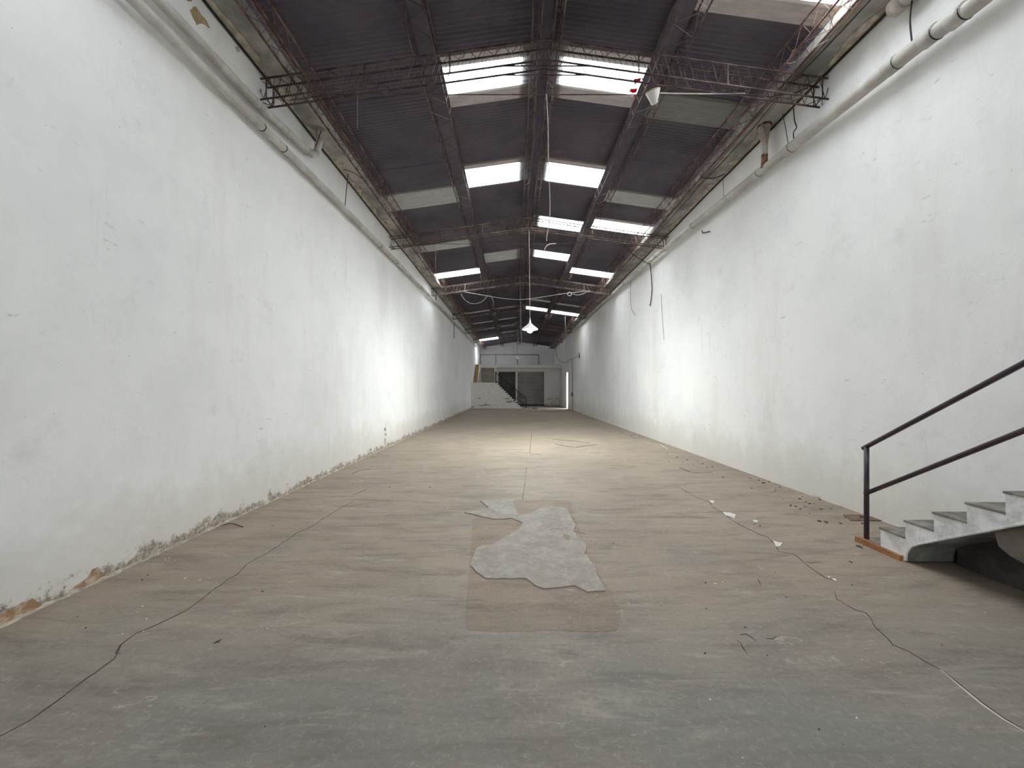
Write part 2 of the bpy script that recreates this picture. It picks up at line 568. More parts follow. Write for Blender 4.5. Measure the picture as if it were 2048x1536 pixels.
# (start, end, material) of the special sheets in each bay
SPECIAL = {
    'LI': [(5.84, 6.02, 'lap'), (6.02, 6.66, 'clear'), (6.66, 6.96, 'lap'), (8.70, 8.85, 'lap'), (8.85, 9.70, 'clear'), (14.35, 15.45, 'dirty'),
           (23.75, 24.25, 'dirty'), (27.6, 28.0, 'dirty'), (30.6, 31.0, 'dirty'), (33.8, 34.2, 'dirty')],
    'RI': [(5.84, 6.02, 'lap'), (6.02, 6.66, 'clear'), (6.66, 6.96, 'lap'), (8.70, 8.85, 'lap'), (8.85, 9.70, 'clear'), (11.60, 12.40, 'clear'),
           (14.40, 15.20, 'clear'), (21.9, 22.4, 'dirty'), (24.05, 24.95, 'clear')],
    'LO': [(9.45, 10.30, 'dirty'), (12.75, 13.40, 'dirty'), (15.75, 16.50, 'clear'), (23.75, 24.25, 'dirty'), (27.6, 28.0, 'dirty'), (30.6, 31.0, 'dirty'), (36.0, 37.4, 'clear')],
    'RO': [(0.6, 1.5, 'clear'), (3.90, 4.80, 'clear'), (4.80, 5.10, 'lap'), (6.45, 7.10, 'grime'), (9.60, 10.25, 'dirty'), (11.10, 11.25, 'lap'), (11.25, 11.95, 'clear'),  # first entry is an unseen sheet, added for foreground light
           (15.70, 16.45, 'clear'), (22.0, 22.4, 'dirty'), (24.05, 24.95, 'clear')],
}
SPECIAL['RI'].insert(0, (2.2, 3.1, 'clear'))  # unseen skylight added to brighten the foreground
SPECIAL['LO'].insert(0, (1.6, 2.5, 'clear'))  # another out-of-view skylight added for light near the viewer
sheet_cache = {}


def sheet_mesh(bay, nw):
    if (bay, nw) in sheet_cache: return sheet_cache[(bay, nw)]
    xa, xb, dz_ = BAYS[bay]
    seg = 6
    v, f = [], []
    n = (nw + 1) * seg                      # one extra corrugation laps over the next sheet
    for i in range(n + 1):
        y = i / (nw * seg)
        w = 0.009 * math.cos(2 * math.pi * i / seg)
        for x in (xa, (xa + xb) / 2, xb):
            v.append((x, y, RZ(x) + dz_ + w))
    for i in range(n):
        a = i * 3
        f += [(a, a + 1, a + 4, a + 3), (a + 1, a + 2, a + 5, a + 4)]
    me = bpy.data.meshes.new('corrugated_sheet')
    me.from_pydata(v, [], f)
    for p in me.polygons: p.use_smooth = True
    me.materials.append(M['roof'])
    sheet_cache[(bay, nw)] = me
    return me


PORTALS = []
for bay, (xa, xb, dz_) in BAYS.items():
    spans, y = [], YB - 0.2
    for (a, b, m) in sorted(SPECIAL[bay]) + [(YE + 0.2, None, None)]:
        gap = a - y
        if gap > 0.02:
            k = max(1, round(gap))
            for i in range(k): spans.append((y + gap * i / k, y + gap * (i + 1) / k, 'roof'))
        if b is None: break
        spans.append((a, b, m))
        y = b
    for i, (a, b, m) in enumerate(spans):
        nw = max(1, round((b - a) / WAVE))
        base = sheet_mesh(bay, nw)
        nm = 'roof_sheet' if m == 'roof' else 'skylight_sheet'
        o = bpy.data.objects.new(nm, base)
        o.location = (0, a, D((a + b) / 2) + (0.004 if i % 2 else 0.0))
        o.scale = (1, b - a, 1)
        o.parent = ceiling
        COL.objects.link(o)
        o.material_slots[0].link = 'OBJECT'
        o.material_slots[0].material = M[m]
        if m == 'clear':
            o['label'] = 'bright white translucent sheet'
            PORTALS.append((xa, xb, dz_, a, b))
        elif m != 'roof':
            o['label'] = 'pale grimy translucent sheet'
# ridge capping above the sheet ends
for i in range(25):
    y0 = YB - 0.2 + i * 1.976
    y1 = y0 + 2.0
    zt = [RZ(XRIDGE) + 0.075, RZ(0.12) + 0.06]
    dd = D((y0 + y1) / 2)
    a = [(0.10, y0, zt[1] + dd), (XRIDGE, y0, zt[0] + dd), (0.80, y0, zt[1] + dd), (0.80, y0, zt[1] + dd + 0.006), (XRIDGE, y0, zt[0] + dd + 0.006), (0.10, y0, zt[1] + dd + 0.006)]
    b = [(p[0], y1, p[2]) for p in a]
    fs = [(0, 1, 4, 5), (1, 2, 3, 4), (11, 10, 7, 6), (10, 9, 8, 7)] + [(k, k + 6, (k + 1) % 6 + 6, (k + 1) % 6) for k in range(6)]
    mk('ridge_cap', (a + b, fs), M['roof'], ceiling)
# openings sampled as sky portals (they add no light of their own)
for (xa, xb, dz_, a, b) in PORTALS:
    L = bpy.data.lights.new('skylight_portal', 'AREA')
    L.shape = 'RECTANGLE'
    L.size, L.size_y = xb - xa, b - a
    L.cycles.is_portal = True
    o = bpy.data.objects.new('skylight_portal', L)
    xm = (xa + xb) / 2
    o.location = (xm, (a + b) / 2, RZ(xm) + dz_ + 0.03 + D((a + b) / 2))
    o.rotation_euler = (0, math.atan(SLOPE) * (-1 if xm < XRIDGE else 1), 0)
    COL.objects.link(o)
L = bpy.data.lights.new('gate_portal', 'AREA')
L.shape = 'RECTANGLE'
L.size, L.size_y = gx1 - gx0, gz
L.cycles.is_portal = True
o = bpy.data.objects.new('gate_portal', L)
o.location = ((gx0 + gx1) / 2, YB - 0.05, gz / 2)
o.rotation_euler = (math.pi / 2, 0, 0)
COL.objects.link(o)

L = bpy.data.lights.new('doorway_portal', 'AREA')
L.shape = 'RECTANGLE'
L.size, L.size_y = DZ, DY1 - DY0
L.cycles.is_portal = True
o = bpy.data.objects.new('doorway_portal', L)
o.location = (4.62, (DY0 + DY1) / 2, DZ / 2)
o.rotation_euler = (0, math.pi / 2, 0)
COL.objects.link(o)

# ------------------------------------------------------------------ roof trusses
TW, TD = 0.08, 0.29


def truss(y, label, mat, collar=True, tie=True):
    t = thing('roof_truss', label, 'truss', (XRIDGE, y, TZ(XRIDGE) + D(y) - TD), 'lattice roof trusses')
    d = D(y)
    short = y > 14
    xa, xb = XL - 0.04, (XR(y, 5.9) - 0.25 if short else XR(y, 5.9) + 0.04)
    for s in (-1, 1):
        for lv, nm in ((0, 'top_chord'), (-TD, 'bottom_chord')):
            pts = [(x, y + s * TW, TZ(x) + lv + d) for x in (xa, XRIDGE, xb)]
            mk(nm, tube(pts, 0.0135, 6), mat, t)
        for (x0, x1) in ((xa, XRIDGE), (XRIDGE, xb)):
            n = int(abs(x1 - x0) / 0.083)
            zz = zigzag((x0, y + s * TW, TZ(x0) + d), (x1, y + s * TW, TZ(x1) + d), (x0, y + s * TW, TZ(x0) - TD + d), (x1, y + s * TW, TZ(x1) - TD + d), n)
            mk('lacing_bar', tube(zz, 0.0072, 4), mat, t)
    for lv in (0, -TD):
        for (x0, x1) in ((xa, XRIDGE), (XRIDGE, xb)):
            n = int(abs(x1 - x0) / 0.12)
            zz = zigzag((x0, y - TW, TZ(x0) + lv + d), (x1, y - TW, TZ(x1) + lv + d), (x0, y + TW, TZ(x0) + lv + d), (x1, y + TW, TZ(x1) + lv + d), n)
            mk('cross_lacing', tube(zz, 0.0055, 4), mat, t)
    for xx in (-2.1, -0.9, 1.75, 3.0):
        mk('post', tube([(xx, y - TW, TZ(xx) + d), (xx, y - TW, TZ(xx) - TD + d)], 0.011, 5), mat, t)
    for xx in (xa + 0.12, xb - 0.12):
        p = [(xx, y - TW, TZ(xx) + d), (xx, y + TW, TZ(xx) + d), (xx, y + TW, TZ(xx) - TD + d), (xx, y - TW, TZ(xx) - TD + d), (xx, y - TW, TZ(xx) + d)]
        mk('end_frame', tube(p, 0.009, 5), mat, t)
    if short:
        xe = xb - 0.03
        mk('hanger_post', tube([(xe, y, TZ(xe) - TD + d), (xe, y, GZ + d + 0.01)], 0.02, 8), mat, t)
        mk('end_plate', box(xe - 0.03, xe + 0.03, y - TW - 0.01, y + TW + 0.01, TZ(xe) - TD + d - 0.012, TZ(xe) - TD + d + 0.012), mat, t)
    if collar:
        for s in (-1, 1):
            zc = TZ(-0.15) - TD + d - 0.005
            mk('collar_rod', tube([(-0.22, y + s * TW, zc), (1.12, y + s * TW, zc)], 0.009, 6), mat, t)
    if tie:
        zt = CAM_H + 4.18 + d
        mk('tie_rod', tube([(-3.2, y, TZ(-3.2) - TD + d), (-2.6, y, zt), (3.4, y, zt), (3.95, y, TZ(3.95) - TD + d)], 0.007, 6), M['steel'], t)
    return t


TY = [5.55, 11.2, 16.8, 22.4, 28.0, 33.6]
tl = ['dark rusty lattice roof truss beside the dangling white lamp shade',
      'brown lattice roof truss carrying the lit pendant lamp',
      'lattice roof truss with a sagging wire strung below it',
      'lattice roof truss in front of the wide double skylight',
      'lattice roof truss in the dark end holding the unlit tilted lamp',
      'last lattice roof truss before the mezzanine']
for i, y in enumerate(TY):
    truss(y, tl[i], M['steel' if i == 0 else 'truss_steel_lit'], True, i in (0, 1))


def purlin(xc, w, depth, label, mat, r=0.011):
    y0, y1 = YB, YE
    zt = RZ(xc) - 0.02 - (0.0 if w < 0.2 else SLOPE * w / 2)
    t = thing('roof_purlin', label, 'purlin', (xc, 20, zt - depth + D(20)), 'lattice purlins running the length of the roof')
    for s in (-1, 1):
        for lv, nm in ((0, 'top_chord'), (-depth, 'bottom_chord')):
            x = xc + s * w / 2
            mk(nm, tube([(x, y0, zt + lv + D(y0)), (x, y1, zt + lv + D(y1))], r, 6), mat, t)
        n = int((y1 - y0) / 0.15)
        x = xc + s * w / 2
        mk('lacing_bar', tube(zigzag((x, y0, zt + D(y0)), (x, y1, zt + D(y1)), (x, y0, zt - depth + D(y0)), (x, y1, zt - depth + D(y1)), n), 0.005, 4), mat, t)
    if w > 0.28:
        q = [(-w / 2 + 0.01, 0.006), (w / 2 - 0.05, 0.006), (w / 2 - 0.05, 0.014), (-w / 2 + 0.01, 0.014)]
        mk('cover_plate', hexa([(xc + a, y0, zt + b + D(y0)) for a, b in q], [(xc + a, y1, zt + b + D(y1)) for a, b in q]), M['roof'], t)
    n = int((y1 - y0) / 0.2)
    mk('cross_lacing', tube(zigzag((xc - w / 2, y0, zt - depth + D(y0)), (xc - w / 2, y1, zt - depth + D(y1)), (xc + w / 2, y0, zt - depth + D(y0)), (xc + w / 2, y1, zt - depth + D(y1)), n), 0.0045, 4), mat, t)
    return t


purlin(-3.06, 0.22, 0.26, 'red rusty lattice eave purlin beside the gutter of the bare wall', M['eave_steel'], 0.013)
purlin(-1.26, 0.30, 0.24, 'lattice purlin midway between ridge and bare wall', M['steel'])
purlin(0.31, 0.11, 0.27, 'narrow lattice ridge purlin on the side of the bare wall', M['steel'])
purlin(0.60, 0.11, 0.27, 'narrow lattice ridge purlin on the side of the stair wall', M['steel'])
purlin(2.22, 0.34, 0.24, 'lattice purlin midway between ridge and stair wall', M['steel'])
purlin(3.82, 0.22, 0.26, 'red rusty lattice eave purlin beside the gutter above the drain pipe', M['eave_steel'], 0.013)

# ------------------------------------------------------------------ drain pipes
def ring(p, d, r, w=0.05):
    p, d = Vector(p), Vector(d).normalized()
    return tube([p - d * w / 2, p + d * w / 2], r, 16)


def interp(pts, y):
    for a, b in zip(pts, pts[1:]):
        if a[1] <= y <= b[1]:
            k = (y - a[1]) / (b[1] - a[1])
            return tuple(a[i] + (b[i] - a[i]) * k for i in range(3))
    return pts[-1]


def wall_pipe_pts(rows, side, off):
    return [((XL + off) if side < 0 else XR(y, CAM_H + zr) - off, y, CAM_H + zr) for (y, zr) in rows]


lp1 = wall_pipe_pts([(-6.5, 3.30), (3.54, 3.53), (7.3, 3.65), (11.5, 3.73), (17, 3.80), (26, 3.86), (35.5, 3.84)], -1, 0.10)
t = thing('drain_pipe', 'long grey drain pipe running low along the bare wall', 'pipe', lp1[3])
mk('pipe_run', tube(lp1, 0.055, 16), M['pipe'], t, True)
for y in (5.25, 5.75, 10.0, 11.4, 14.4, 15.6, 19.5, 24):
    mk('coupling', ring(interp(lp1, y), (0, 1, 0.02), 0.060, 0.14), M['pipe'], t, True)
    mk('bracket', ring(interp(lp1, y + 0.1), (0, 1, 0.02), 0.0622, 0.009), M['cable'], t, True)
lp2 = wall_pipe_pts([(-6.5, 3.62), (3.8, 3.785), (5.33, 3.84), (6.55, 3.98), (6.68, 4.02)], -1, 0.10)
lp2e = lp2[:-1] + [(XL + 0.11, 6.66, CAM_H + 4.0), (XL + 0.14, 6.74, CAM_H + 4.06), (XL + 0.18, 6.74, CAM_H + 4.2), (XL + 0.22, 6.72, CAM_H + 4.33)]
t = thing('drain_pipe', 'upper drain pipe on the bare wall that elbows up into the gutter', 'pipe', lp2[2])
mk('pipe_run', tube(lp2e, 0.055, 16), M['pipe'], t, True)
mk('outlet', tube([(XL + 0.20, 6.72, CAM_H + 4.28), (XL + 0.235, 6.70, CAM_H + 4.47)], [0.062, 0.075], 16), M['pipe_old'], t, True)
for y in (5.2, 5.35, 5.95):
    mk('coupling', ring(interp(lp2, y), (0, 1, 0.1), 0.060, 0.13), M['pipe'], t, True)
mk('elbow', tube([(XL + 0.10, 6.5, CAM_H + 3.965), (XL + 0.11, 6.66, CAM_H + 4.0), (XL + 0.14, 6.74, CAM_H + 4.07)], 0.061, 16), M['pipe'], t, True)
mk('tie_wire', tube(smooth_path([(XL + 0.27, 6.66, CAM_H + 4.42), (XL + 0.24, 6.62, CAM_H + 4.25), (XL + 0.16, 6.66, CAM_H + 4.13)]), 0.006, 5), M['cable'], t)

rows = [(-6.8, 3.25), (3.66, 3.57), (4.1, 3.63), (5.0, 3.67), (6.1, 3.72), (6.9, 3.77), (9.4, 3.89), (11.9, 3.985), (15.3, 4.06), (20, 4.14), (26, 4.18), (40.8, 4.16)]
rp = wall_pipe_pts(rows, 1, 0.15)
t = thing('drain_pipe', 'thick pale drain pipe running the length of the stair wall', 'pipe', rp[5])
mk('pipe_run', tube(rp[:5], 0.078, 18), M['pipe'], t, True)
mk('pipe_run', tube(rp[4:], 0.064, 18), M['pipe'], t, True)
for y, r0 in ((3.75, .083), (4.0, .083), (4.4, .082), (6.05, .083), (6.85, .070), (9.35, .070), (11.0, .070), (11.7, .070), (15.0, .069), (16.2, .069), (20.2, .069), (24.5, .069), (30, .069)):
    mk('coupling', ring(interp(rp, y), (0, 1, 0.03), r0, 0.15), M['pipe'], t, True)
    mk('bracket', ring(interp(rp, y - 0.06), (0, 1, 0.03), r0 + 0.002, 0.008), M['cable'], t, True)
# funnel drop from the gutter into the thick pipe
fx = 4.40 - 0.16
mk('funnel', lathe([(0.001, 0.02), (0.10, 0.02), (0.105, 0.0), (0.085, -0.10), (0.055, -0.28), (0.045, -0.50), (0.04, -0.60)], (fx, 6.60, GZ + 0.0), 20), M['pipe_old'], t, True)
mk('clamp', ring((fx, 6.60, GZ - 0.02), (0, 0, 1), 0.108, 0.03), M['rust'], t, True)
mk('rusty_joint', tube([(fx, 6.60, GZ - 0.50), (fx, 6.60, GZ - 0.58), (fx - 0.0, 6.62, CAM_H + 3.74)], 0.05, 12), M['rust'], t, True)
mk('side_tube', tube(smooth_path([(fx - 0.09, 6.52, GZ - 0.02), (fx - 0.05, 6.5, GZ - 0.3), (fx - 0.01, 6.56, GZ - 0.52)]), 0.018, 8), M['pipe_old'], t, True)
# stub pipe higher on the same wall
st = [(XR(y, CAM_H + z) - 0.14, y, CAM_H + z) for (y, z) in ((-6.0, 4.04), (3.9, 4.24), (4.25, 4.26), (4.34, 4.26))]
t = thing('drain_pipe', 'short capped pipe end hanging above the thick drain pipe', 'pipe', st[2])
mk('pipe_run', tube(st, 0.085, 18), M['pipe'], t, True)
mk('end_cap', tube([st[2], (st[3][0], 4.38, st[3][2]), (st[3][0], 4.42, st[3][2])], [0.094, 0.094, 0.05], 18), M['pipe_old'], t, True)
mk('hanger_strap', tube(smooth_path([(st[2][0] + 0.02, 4.2, st[2][2] - 0.07), (st[2][0] + 0.0, 4.2, st[2][2] - 0.3), (st[2][0], 4.18, CAM_H + 3.70)]), 0.008, 6), M['cable'], t)

# ------------------------------------------------------------------ cables and wires
def wire(label, pts, r, mat='cable', smooth=True, name='hanging_wire', group=None, cat='wire'):
    p = smooth_path(pts) if smooth else [Vector(q) for q in pts]
    return tag(mk(name, tube(p, r, 6), M[mat], loc=tuple(p[0])), label, cat, group)


cab = []
for i in range(60):
    y = YB + 0.1 + (YE - YB - 0.3) * i / 59
    cab.append((XL + 0.02, y, GZ + D(y) - 0.035 + 0.008 * math.sin(i * 2.1)))
wire('black cable clipped under the gutter of the bare wall', cab, 0.014, name='wall_cable', cat='cable', smooth=False)
cab = []
for i in range(60):
    y = YB + 0.1 + (YE - YB - 0.3) * i / 59
    z = GZ + D(y) - 0.04 + 0.010 * math.sin(i * 1.7)
    cab.append((XR(y, z) - 0.02, y, z))
wire('black cable clipped under the gutter above the thick drain pipe', cab, 0.015, name='wall_cable', cat='cable', smooth=False)
# second thin dark cable slung along the right gutter edge
for k, (dx, dzv, r0) in enumerate(((0.015, 0.0, 0.008), (0.065, -0.025, 0.006), (0.115, 0.015, 0.007))):
    pts = []
    for i in range(46):
        y = 2.0 + 22.0 * i / 45
        pts.append((3.95 + dx + 0.014 * math.sin(i * (1.1 + 0.3 * k)), y, GZ + D(y) - 0.045 + dzv + 0.012 * math.sin(i * 0.9 + k)))
    wire(('reddish wire', 'sagging dark wire', 'thin dark wire')[k] + ' strung along the eave purlin above the drain pipe', pts, r0, ('rust', 'cable', 'wire')[k], group=None)
# dangling long pale wire from the first truss
d0 = 5.5
wire('long pale wire dangling from the first truss tie rod', [at(1093, 188, d0), at(1096, 250, d0), at(1097, 330, d0), at(1100, 400, d0), at(1099, 440, d0), at(1094, 470, d0), at(1093, 482, d0)], 0.0065, 'wire_pale')
wire('frayed pale wire end below the long dangling wire', [at(1112, 487.5, 11.2), at(1101, 488, 11.15), at(1093, 492, 11.0), at(1089, 500, 11.0)], 0.014, 'wire_pale')
wire('thin straight wire dropping below the dark corrugated sheets', [at(715, 188.5, 5.55), at(715, 258, 5.55)], 0.004, 'wire', False)
wire('thin wire hanging from the second truss toward the bare wall', [at(872, 487, 11.2), at(871, 520, 11.2), at(872, 560, 11.2)], 0.008, 'wire')
wire('thin wire stretched from gutter to drain pipe on the bare wall', [at(697, 343, 8.1), (XL + 0.12, 8.0, CAM_H + 4.1), (XL + 0.11, 7.95, CAM_H + 3.712)], 0.008, 'cable')
wire('dark loop of wire under the gutter of the bare wall', [(-3.2, 8.3, GZ - 0.01), (-3.3, 8.0, GZ - 0.03), (-3.45, 7.9, GZ - 0.02)], 0.007, 'cable')
wire('short cable stub hanging over the drain pipe by the bare wall', [(XL + 0.05, 17.6, GZ - 0.09), (XL + 0.08, 17.4, GZ - 0.3), (XL + 0.1, 17.2, CAM_H + 3.85)], 0.02, 'cable')
wire('thin vertical wire hanging below the pipe of the bare wall', [(XL + 0.09, 22.6, CAM_H + 3.80), (XL + 0.08, 22.6, CAM_H + 3.4), (XL + 0.09, 22.6, CAM_H + 2.9)], 0.02, 'cable')
# wires and a crack line on the stair wall
def rw(px, py, off=0.03):
    y = 6.0
    for _ in range(12):
        z = CAM_H - (py - VY) * y / F
        y = (XR(y, z) - off) * F / (px - VX)
    return (XR(y, z) - off, y, z)


wire('black cable end hanging from the thick drain pipe', [rw(1300, 527, .13), rw(1302, 545, .08), rw(1303, 562, .05), rw(1304, 580), rw(1302, 600), rw(1300, 612)], 0.014, 'cable')
wire('thin grey wire curling below the drain pipe', [rw(1262, 561, .13), rw(1261, 578, .07), rw(1261, 597), rw(1263, 618), rw(1270, 631)], 0.009, 'wire')
wire('long hairline crack line on the stair wall', [rw(1322, 588, .01), rw(1325, 640, .01), rw(1328, 681, .01)], 0.006, 'wire')  # thin tube standing in for a crack line
wire('black wire slung from the second truss to the drain pipe', [at(1253, 490, 11.3), at(1262, 505, 11.2), at(1280, 518, 11.4), rw(1300, 529, .1)], 0.011, 'cable')
wire('bent wire hook on the stair wall under the drain pipe', [rw(1404, 461), rw(1405, 466), rw(1419, 463)], 0.012, 'cable', False, name='wire_hook', cat='hook')
wire('thin double wire drop between cable and thick drain pipe', [rw(1561, 212, .04), rw(1570, 250, .06), rw(1577, 292, .12)], 0.005, 'cable')
wire('twisted wire drop with a knot above the thick drain pipe', [rw(1587, 217, .05), rw(1589, 240, .06), rw(1593, 255, .05), rw(1587, 265, .08), rw(1588, 283, .12)], 0.008, 'cable')
wire('faint wire pair beside the funnel outlet', [rw(1446, 360, .03), rw(1447, 385, .03), rw(1448, 402, .03)], 0.006, 'wire')
wire('short dark wire loop between gutter and cable', [(3.95, 5.9, GZ - 0.02), (4.12, 5.75, GZ - 0.10), (4.3, 5.7, GZ - 0.06)], 0.010, 'cable')
wire('short dark wire loop under the gutter past the funnel', [(3.95, 8.2, GZ - 0.02), (4.15, 8.1, GZ - 0.09), (4.33, 8.0, GZ - 0.05)], 0.010, 'cable')
wire('vertical wire hanging near the end of the drain pipe', [at(1130, 628, 24.8), at(1131, 655, 24.8), at(1133, 680, 24.8), at(1130, 707, 24.8)], 0.011, 'wire')
wire('drooping wire from the roof end across to the wall hook', [at(1111.0, 689.5, 38.5), at(1111.8, 702, 38.4), at(1115, 717, 37.6), at(1122, 724, 35.0), at(1131, 725, 32.8), at(1142, 718, 29.6), at(1152, 715, 27.4), at(1158, 711, 26.0)], 0.016, 'wire')
wire('thin wire hanging in the corner of the end wall', [at(1112.5, 689.5, 38.0), at(1113, 703, 38.0), at(1114.5, 716, 37.6)], 0.014, 'wire')
# tangle of dry twigs and wires at the eave by the near skylight
for k in range(9):
    a = Vector((3.75 + R.uniform(-0.05, 0.3), 4.7 + R.uniform(-0.5, 0.9), GZ - 0.02 + R.uniform(0, 0.1)))
    pts = [a]
    for j in range(4):
        pts.append(pts[-1] + Vector((R.uniform(-0.09, 0.09), R.uniform(-0.05, 0.22), R.uniform(-0.06, 0.05))))
    wire('dry twig of the tangle caught at the eave by the near skylight', pts, R.uniform(0.003, 0.007), R.choice(['wire_pale', 'rust', 'wire_pale']), name='dry_twig', group='dry twigs tangled at the eave', cat='twig')
# sagging wire below the third truss
y3 = 16.75
wire('sagging wire strung below the third truss', [at(924, 583, y3), at(970, 591, y3), at(1008, 597, y3), at(1045, 599, y3), at(1085, 594, y3), at(1130, 587, y3), at(1180, 582, y3)], 0.011, 'wire_pale')
wire('loose looped wire hanging under the third truss', [at(922, 588, y3), at(930, 600, y3), at(943, 607, y3), at(958, 606, y3), at(968, 600, y3), at(974, 593, y3), at(980, 592, y3), at(986, 600, y3), at(987, 610, y3)], 0.010, 'wire')
lp = [at(1139 + 4 * math.sin(a), 588 - 4 * math.cos(a), y3) for a in [i * 2 * math.pi / 12 for i in range(13)]]
wire('small coiled wire ring on the sagging wire', lp, 0.012, 'wire_pale', False, name='wire_ring', cat='wire')
wire('slack wire end beside the coiled ring', [at(1145, 588, y3), at(1156, 590, y3), at(1168, 587, y3), at(1176, 582, y3)], 0.012, 'wire')
wire('long straight rope dropping from the third truss', [at(1040, 553, 16.8), at(1041, 620, 16.8), at(1043, 687, 16.8)], 0.009, 'wire', False)

# ------------------------------------------------------------------ pendant lamps
def cone_profile(r, hgt):
    return [(0.03, hgt), (0.035, hgt * 0.8), (r * 0.35, hgt * 0.55), (r * 0.75, hgt * 0.2), (r, 0.0), (r * 1.02, -0.03), (r * 0.97, -0.03), (r * 0.70, hgt * 0.17), (r * 0.33, hgt * 0.5), (0.02, hgt * 0.75)]


lx, ly, lz = at(1060, 657, 11.2)
t = thing('pendant_lamp', 'lit white cone pendant lamp hanging from the second truss', 'lamp', (lx, ly, lz))
mk('lamp_shade', lathe(cone_profile(0.225, 0.20), (lx, ly, lz), 28), M['lamp_white'], t, True)
mk('cord', tube([(XRIDGE - 0.02, ly, TZ(XRIDGE) - TD + D(ly)), (lx, ly, lz + 0.30)], 0.008, 6), M['wire_pale'], t)
mk('hook', tube([(lx, ly, lz + 0.30), (lx, ly, lz + 0.19)], [0.012, 0.03], 8), M['lamp_white'], t, True)
mk('bulb', lathe([(0.001, -0.13), (0.05, -0.115), (0.085, -0.06), (0.085, -0.02), (0.05, 0.06), (0.03, 0.12), (0.001, 0.12)], (lx, ly, lz), 18), M['bulb'], t, True)

c1 = Vector(at(1307, 193, 5.47))
t = thing('pendant_lamp', 'small unlit white lamp shade dangling from the first truss tie rod', 'lamp', tuple(c1))
ax = Vector((0.28, 0.35, -0.9))
mk('lamp_shade', lathe([(0.02, 0.10), (0.045, 0.09), (0.055, 0.05), (0.095, -0.05), (0.10, -0.062), (0.09, -0.06), (0.045, 0.04), (0.02, 0.08)], tuple(c1), 22, ax), M['lamp_white'], t, True)
mk('rim', lathe([(0.10, -0.060), (0.106, -0.068), (0.098, -0.075), (0.092, -0.066)], tuple(c1), 22, ax), M['ochre'], t, True)
mk('bulb', lathe([(0.001, -0.055), (0.03, -0.05), (0.036, -0.02), (0.02, 0.03)], tuple(c1), 14, ax), M['bulb_off'], t, True)
mk('cord', tube(smooth_path([tuple(c1 + Vector((0.05, 0, 0.05))), (c1.x + 0.15, 5.5, CAM_H + 4.165), (c1.x + 0.9, 5.55, CAM_H + 4.19), at(1490, 187, 5.55)]), 0.008, 6), M['wire_pale'], t)

c2 = Vector(at(1033, 715, 28.0))
t = thing('pendant_lamp', 'unlit tilted white lamp hanging in front of the mezzanine railing', 'lamp', tuple(c2))
ax = Vector((0.55, -0.2, 0.8))
mk('lamp_shade', lathe(cone_profile(0.20, 0.17), tuple(c2), 24, ax), M['lamp_white'], t, True)
mk('bulb', lathe([(0.001, -0.10), (0.05, -0.08), (0.06, -0.02), (0.03, 0.08)], tuple(c2), 14, ax), M['bulb_off'], t, True)
mk('cord', tube([(c2.x + 0.05, 28.0, TZ(c2.x) - TD + D(28)), (c2.x + 0.06, 28.0, c2.z + 0.12)], 0.012, 6), M['wire'], t)

# ------------------------------------------------------------------ red leaves lying on the near skylight
for i, (px, py, s) in enumerate(((1274, 158, 0.11), (1267, 178, 0.10), (1282, 170, 0.06), (1272, 188, 0.065))):
    yy = 6.02 + (py - 128) * 0.0105
    x, _, _ = at(px, py, yy)
    pol = []
    for k in range(11):
        a = 2 * math.pi * k / 11
        rr = s * (1.0 if k % 2 else 0.55) * R.uniform(0.7, 1.2)
        pol.append((x + rr * math.cos(a), yy + rr * 0.7 * math.sin(a)))
    zz = RZ(x) + 0.03 - 0.016 + D(yy)
    tag(mk('dry_leaf', prism(pol, 'z', zz - 0.002, zz + 0.003), M['red_leaf'], loc=(x, yy, zz)), 'red leaf stuck to the bright skylight near the dangling lamp', 'leaf', 'red leaves on the skylight')

# ------------------------------------------------------------------ near staircase, climbing toward the viewer along the wall
XO = 3.72
RISE, RUN, Y1, Z1 = 0.158, 0.2515, 3.958, 0.234
NST = 19


def xin(y, z): return XR(y, z) + 0.02


t = thing('concrete_staircase', 'white concrete staircase with grey treads rising along the wall', 'staircase', (XO, 4.2, 0))
prof = [(3.74, 0.0), (3.705, 0.02), (3.70, 0.09), (3.66, 0.165), (3.58, 0.225)]
soff = lambda y: 0.225 + 0.60 * (3.58 - y)
yt = Y1 - RUN * NST
poly = [(Y1, 0.045)]
for k in range(NST):
    poly.append((Y1 - RUN * k, Z1 + RISE * k))
    poly.append((Y1 - RUN * (k + 1), Z1 + RISE * k))
ztop = Z1 + RISE * (NST - 1)
poly += [(yt - 2.0, ztop), (yt - 2.0, ztop - 0.16), (yt, ztop - 0.16)]
poly += [(y, soff(y)) for y in (1.0, 2.2, 3.2)] + list(reversed(prof))
poly.append((Y1, 0.0))
xw = 4.63

def to_wall(vf):
    v, f = vf
    return [((XR(q[1], q[2]) + 0.004) if q[0] > xw - 0.001 else q[0], q[1], q[2]) for q in v], f


mk('flight', to_wall(prism(poly, 'x', XO, xw)), M['stair_white'], t)
